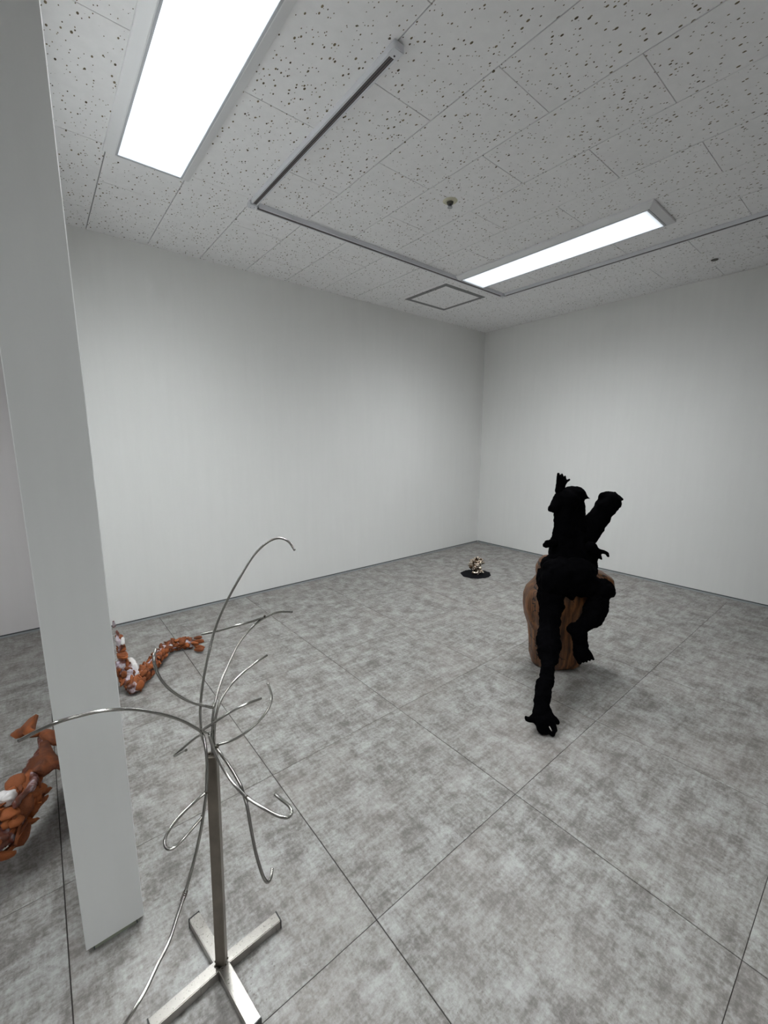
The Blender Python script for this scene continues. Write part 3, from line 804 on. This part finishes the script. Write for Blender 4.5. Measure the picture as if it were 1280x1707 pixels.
rt_l = thing('clay_limb_sculpture', 'bent terracotta limb stuck with white resin, on the floor right of the pillar', 'sculpture', G(225,1150,0), 'terracotta limb sculptures')
spine = [(G(222,1145,.035),.034),(G(240,1122,.045),.036),(G(255,1105,.045),.034),(G(270,1085,.045),.030),(G(288,1075,.045),.030),(G(305,1071,.04),.030),(G(318,1071,.035),.032)]
core(rt_l, [[(p, r*.88) for p, r in spine]])
clay_limb(rt_l, spine, 135, .019, rr)
for (x, y, zz, dx, dy) in ((332,1063,.05,9,-1),(334,1069,.045,11,1),(335,1078,.03,11,2),(334,1083,.02,10,1.5),(327,1072,.05,8,0)):
    a, b = G(x-dx, y-dy*.5, zz), G(x+dx*.5, y+dy*.5, zz)
    slab(rt_l, (a+b)/2, b-a, Vector((0,-.3,1)), (b-a).length*.55, .62, 1.3, rr)
slab(rt_l, G(280,1072,.06), G(290,1068,.06)-G(275,1076,.06), Vector((0,0,1)), .03, .7, 1.2, rr)
# rising part that disappears behind the pillar
B0 = G(222,1145,.035)
up = [(B0,.036),(G(214,1128,.06),.040),(G(207,1118,.09),.040),(G(203,1105,.13),.032),(G(202,1092,.17),.026),(G(200,1078,.21),.022),(G(197,1066,.25),.018),(G(194,1052,.29),.010)]
core(rt_l, [[(p, r*.9) for p, r in up[:4]],[(G(222,1108,.10),.022),(G(213,1118,.09),.03),(G(222,1125,.07),.025)]], name='resin_core')
core(rt_l, [[(p, r*.6) for p, r in up[3:]]], name='resin_core')
core(rt_l, [[(G(218,1100,.12),.014),(G(224,1108,.11),.016),(G(228,1115,.09),.010)]], M_RESIN2, .003, .004, 'white_resin')
core(rt_l, [[(G(204,1064,.25),.009),(G(205,1072,.23),.010)]], M_RESIN2, .003, .003, 'white_resin')
core(rt_l, [[(G(190,1044,.30),.009),(G(189,1036,.33),.005)]], M_RESIN, .0025, .002, 'resin_tip')
clay_limb(rt_l, up[:4], 34, .018, rr, .5)
for k in range(13):                           # stacked horizontal ridges
    f = k/12; p = G(204-6*f, 1094-34*f, .165+.085*f)
    slab(rt_l, p+Vector((0,-.006,0)), _rt+Vector((0,0,rr.uniform(-.4,.1))), Vector((0,-.5,1)), .026-.008*f, .8, 1.0, rr)

lf = thing('clay_limb_sculpture', 'larger terracotta limb with a fin-like hand, left of the pillar', 'sculpture', G(30,1420,0), 'terracotta limb sculptures')
rr = random.Random(11)
sp2 = [(G(-60,1420,.12),.075),(G(-6,1392,.13),.060),(G(28,1348,.14),.048),(G(48,1312,.145),.038),(G(62,1275,.15),.036),(G(76,1250,.155),.022),(G(72,1228,.16),.022)]
core(lf, [[(p, r*.86) for p, r in sp2]], lump=.010, voxel=.005)
clay_limb(lf, sp2[:4], 105, .031, rr, .9, BROKEN+SLABS[:3])
# the large smooth plates of the hand
def plate(parent, pix, zz, th, zs=None):
    """a thick clay plate through photo pixels, each with its own height"""
    bm = bmesh.new(); n = len(pix)
    top = [G(x, y, z) for (x, y, z) in pix]
    c = sum(top, Vector())/n
    nor = (top[1]-top[0]).cross(top[-1]-top[0]).normalized()
    cam_dir = (Vector((0,0,CAMZ))-c).normalized()
    if nor.dot(cam_dir) < 0: nor = -nor
    a = [bm.verts.new(p) for p in top]; b = [bm.verts.new(p-nor*th) for p in top]
    mid = bm.verts.new(c+nor*th*.8)
    for k in range(n):
        bm.faces.new((a[k], a[(k+1)%n], mid)); bm.faces.new((a[k], b[k], b[(k+1)%n], a[(k+1)%n]))
    bm.faces.new(b[::-1])
    bmesh.ops.recalc_face_normals(bm, faces=bm.faces[:])
    bmesh.ops.bevel(bm, geom=[e for e in bm.edges if e.calc_face_angle(0) > .6], offset=th*.25, segments=2, affect='EDGES', clamp_overlap=True)
    bmesh.ops.triangulate(bm, faces=[f for f in bm.faces if len(f.verts) > 4])
    me = finish(bm, smooth=True)
    return new_obj('clay_plate', me, parent, M_CLAY)
plate(lf, [(66,1236,.195),(64,1258,.195),(50,1264,.185),(44,1275,.175),(47,1283,.175),(60,1284,.21),(73,1288,.185),(82,1284,.185),(91,1277,.185),(101,1280,.175),(102,1270,.175),(98,1261,.175),(90,1252,.185),(80,1232,.195)], 0, .012)
plate(lf, [(15,1225,.155),(24,1230,.155),(36,1227,.165),(44,1217,.175),(36,1212,.175),(28,1215,.165)], 0, .010)
plate(lf, [(34,1213,.175),(48,1198,.195),(60,1190,.21),(56,1204,.20),(54,1215,.195),(64,1219,.195),(60,1226,.185),(46,1228,.175),(38,1224,.175)], 0, .012)
plate(lf, [(60,1222,.185),(78,1213,.195),(95,1217,.195),(98,1235,.185),(88,1240,.185),(70,1233,.185)], 0, .018)
plate(lf, [(52,1322,.175),(66,1318,.165),(71,1322,.165),(72,1337,.155),(60,1356,.11),(48,1370,.10),(36,1376,.10),(38,1364,.11),(52,1345,.165)], 0, .018)
plate(lf, [(0,1406,.11),(10,1396,.11),(28,1380,.155),(32,1388,.11),(16,1402,.10),(0,1418,.10)], 0, .016)
core(lf, [[(G(62,1222,.165),.010),(G(80,1228,.17),.012),(G(94,1224,.165),.010)]], M_RESIN, .003, .004, 'lilac_resin')
core(lf, [[(G(52,1292,.18),.012),(G(58,1300,.185),.014),(G(50,1315,.19),.012),(G(36,1328,.19),.010),(G(26,1340,.19),.012)]], M_RESIN, .003, .004, 'lilac_resin')
core(lf, [[(G(4,1330,.19),.020),(G(14,1332,.19),.022),(G(20,1326,.19),.016)]], M_RESIN2, .004, .006, 'white_resin')
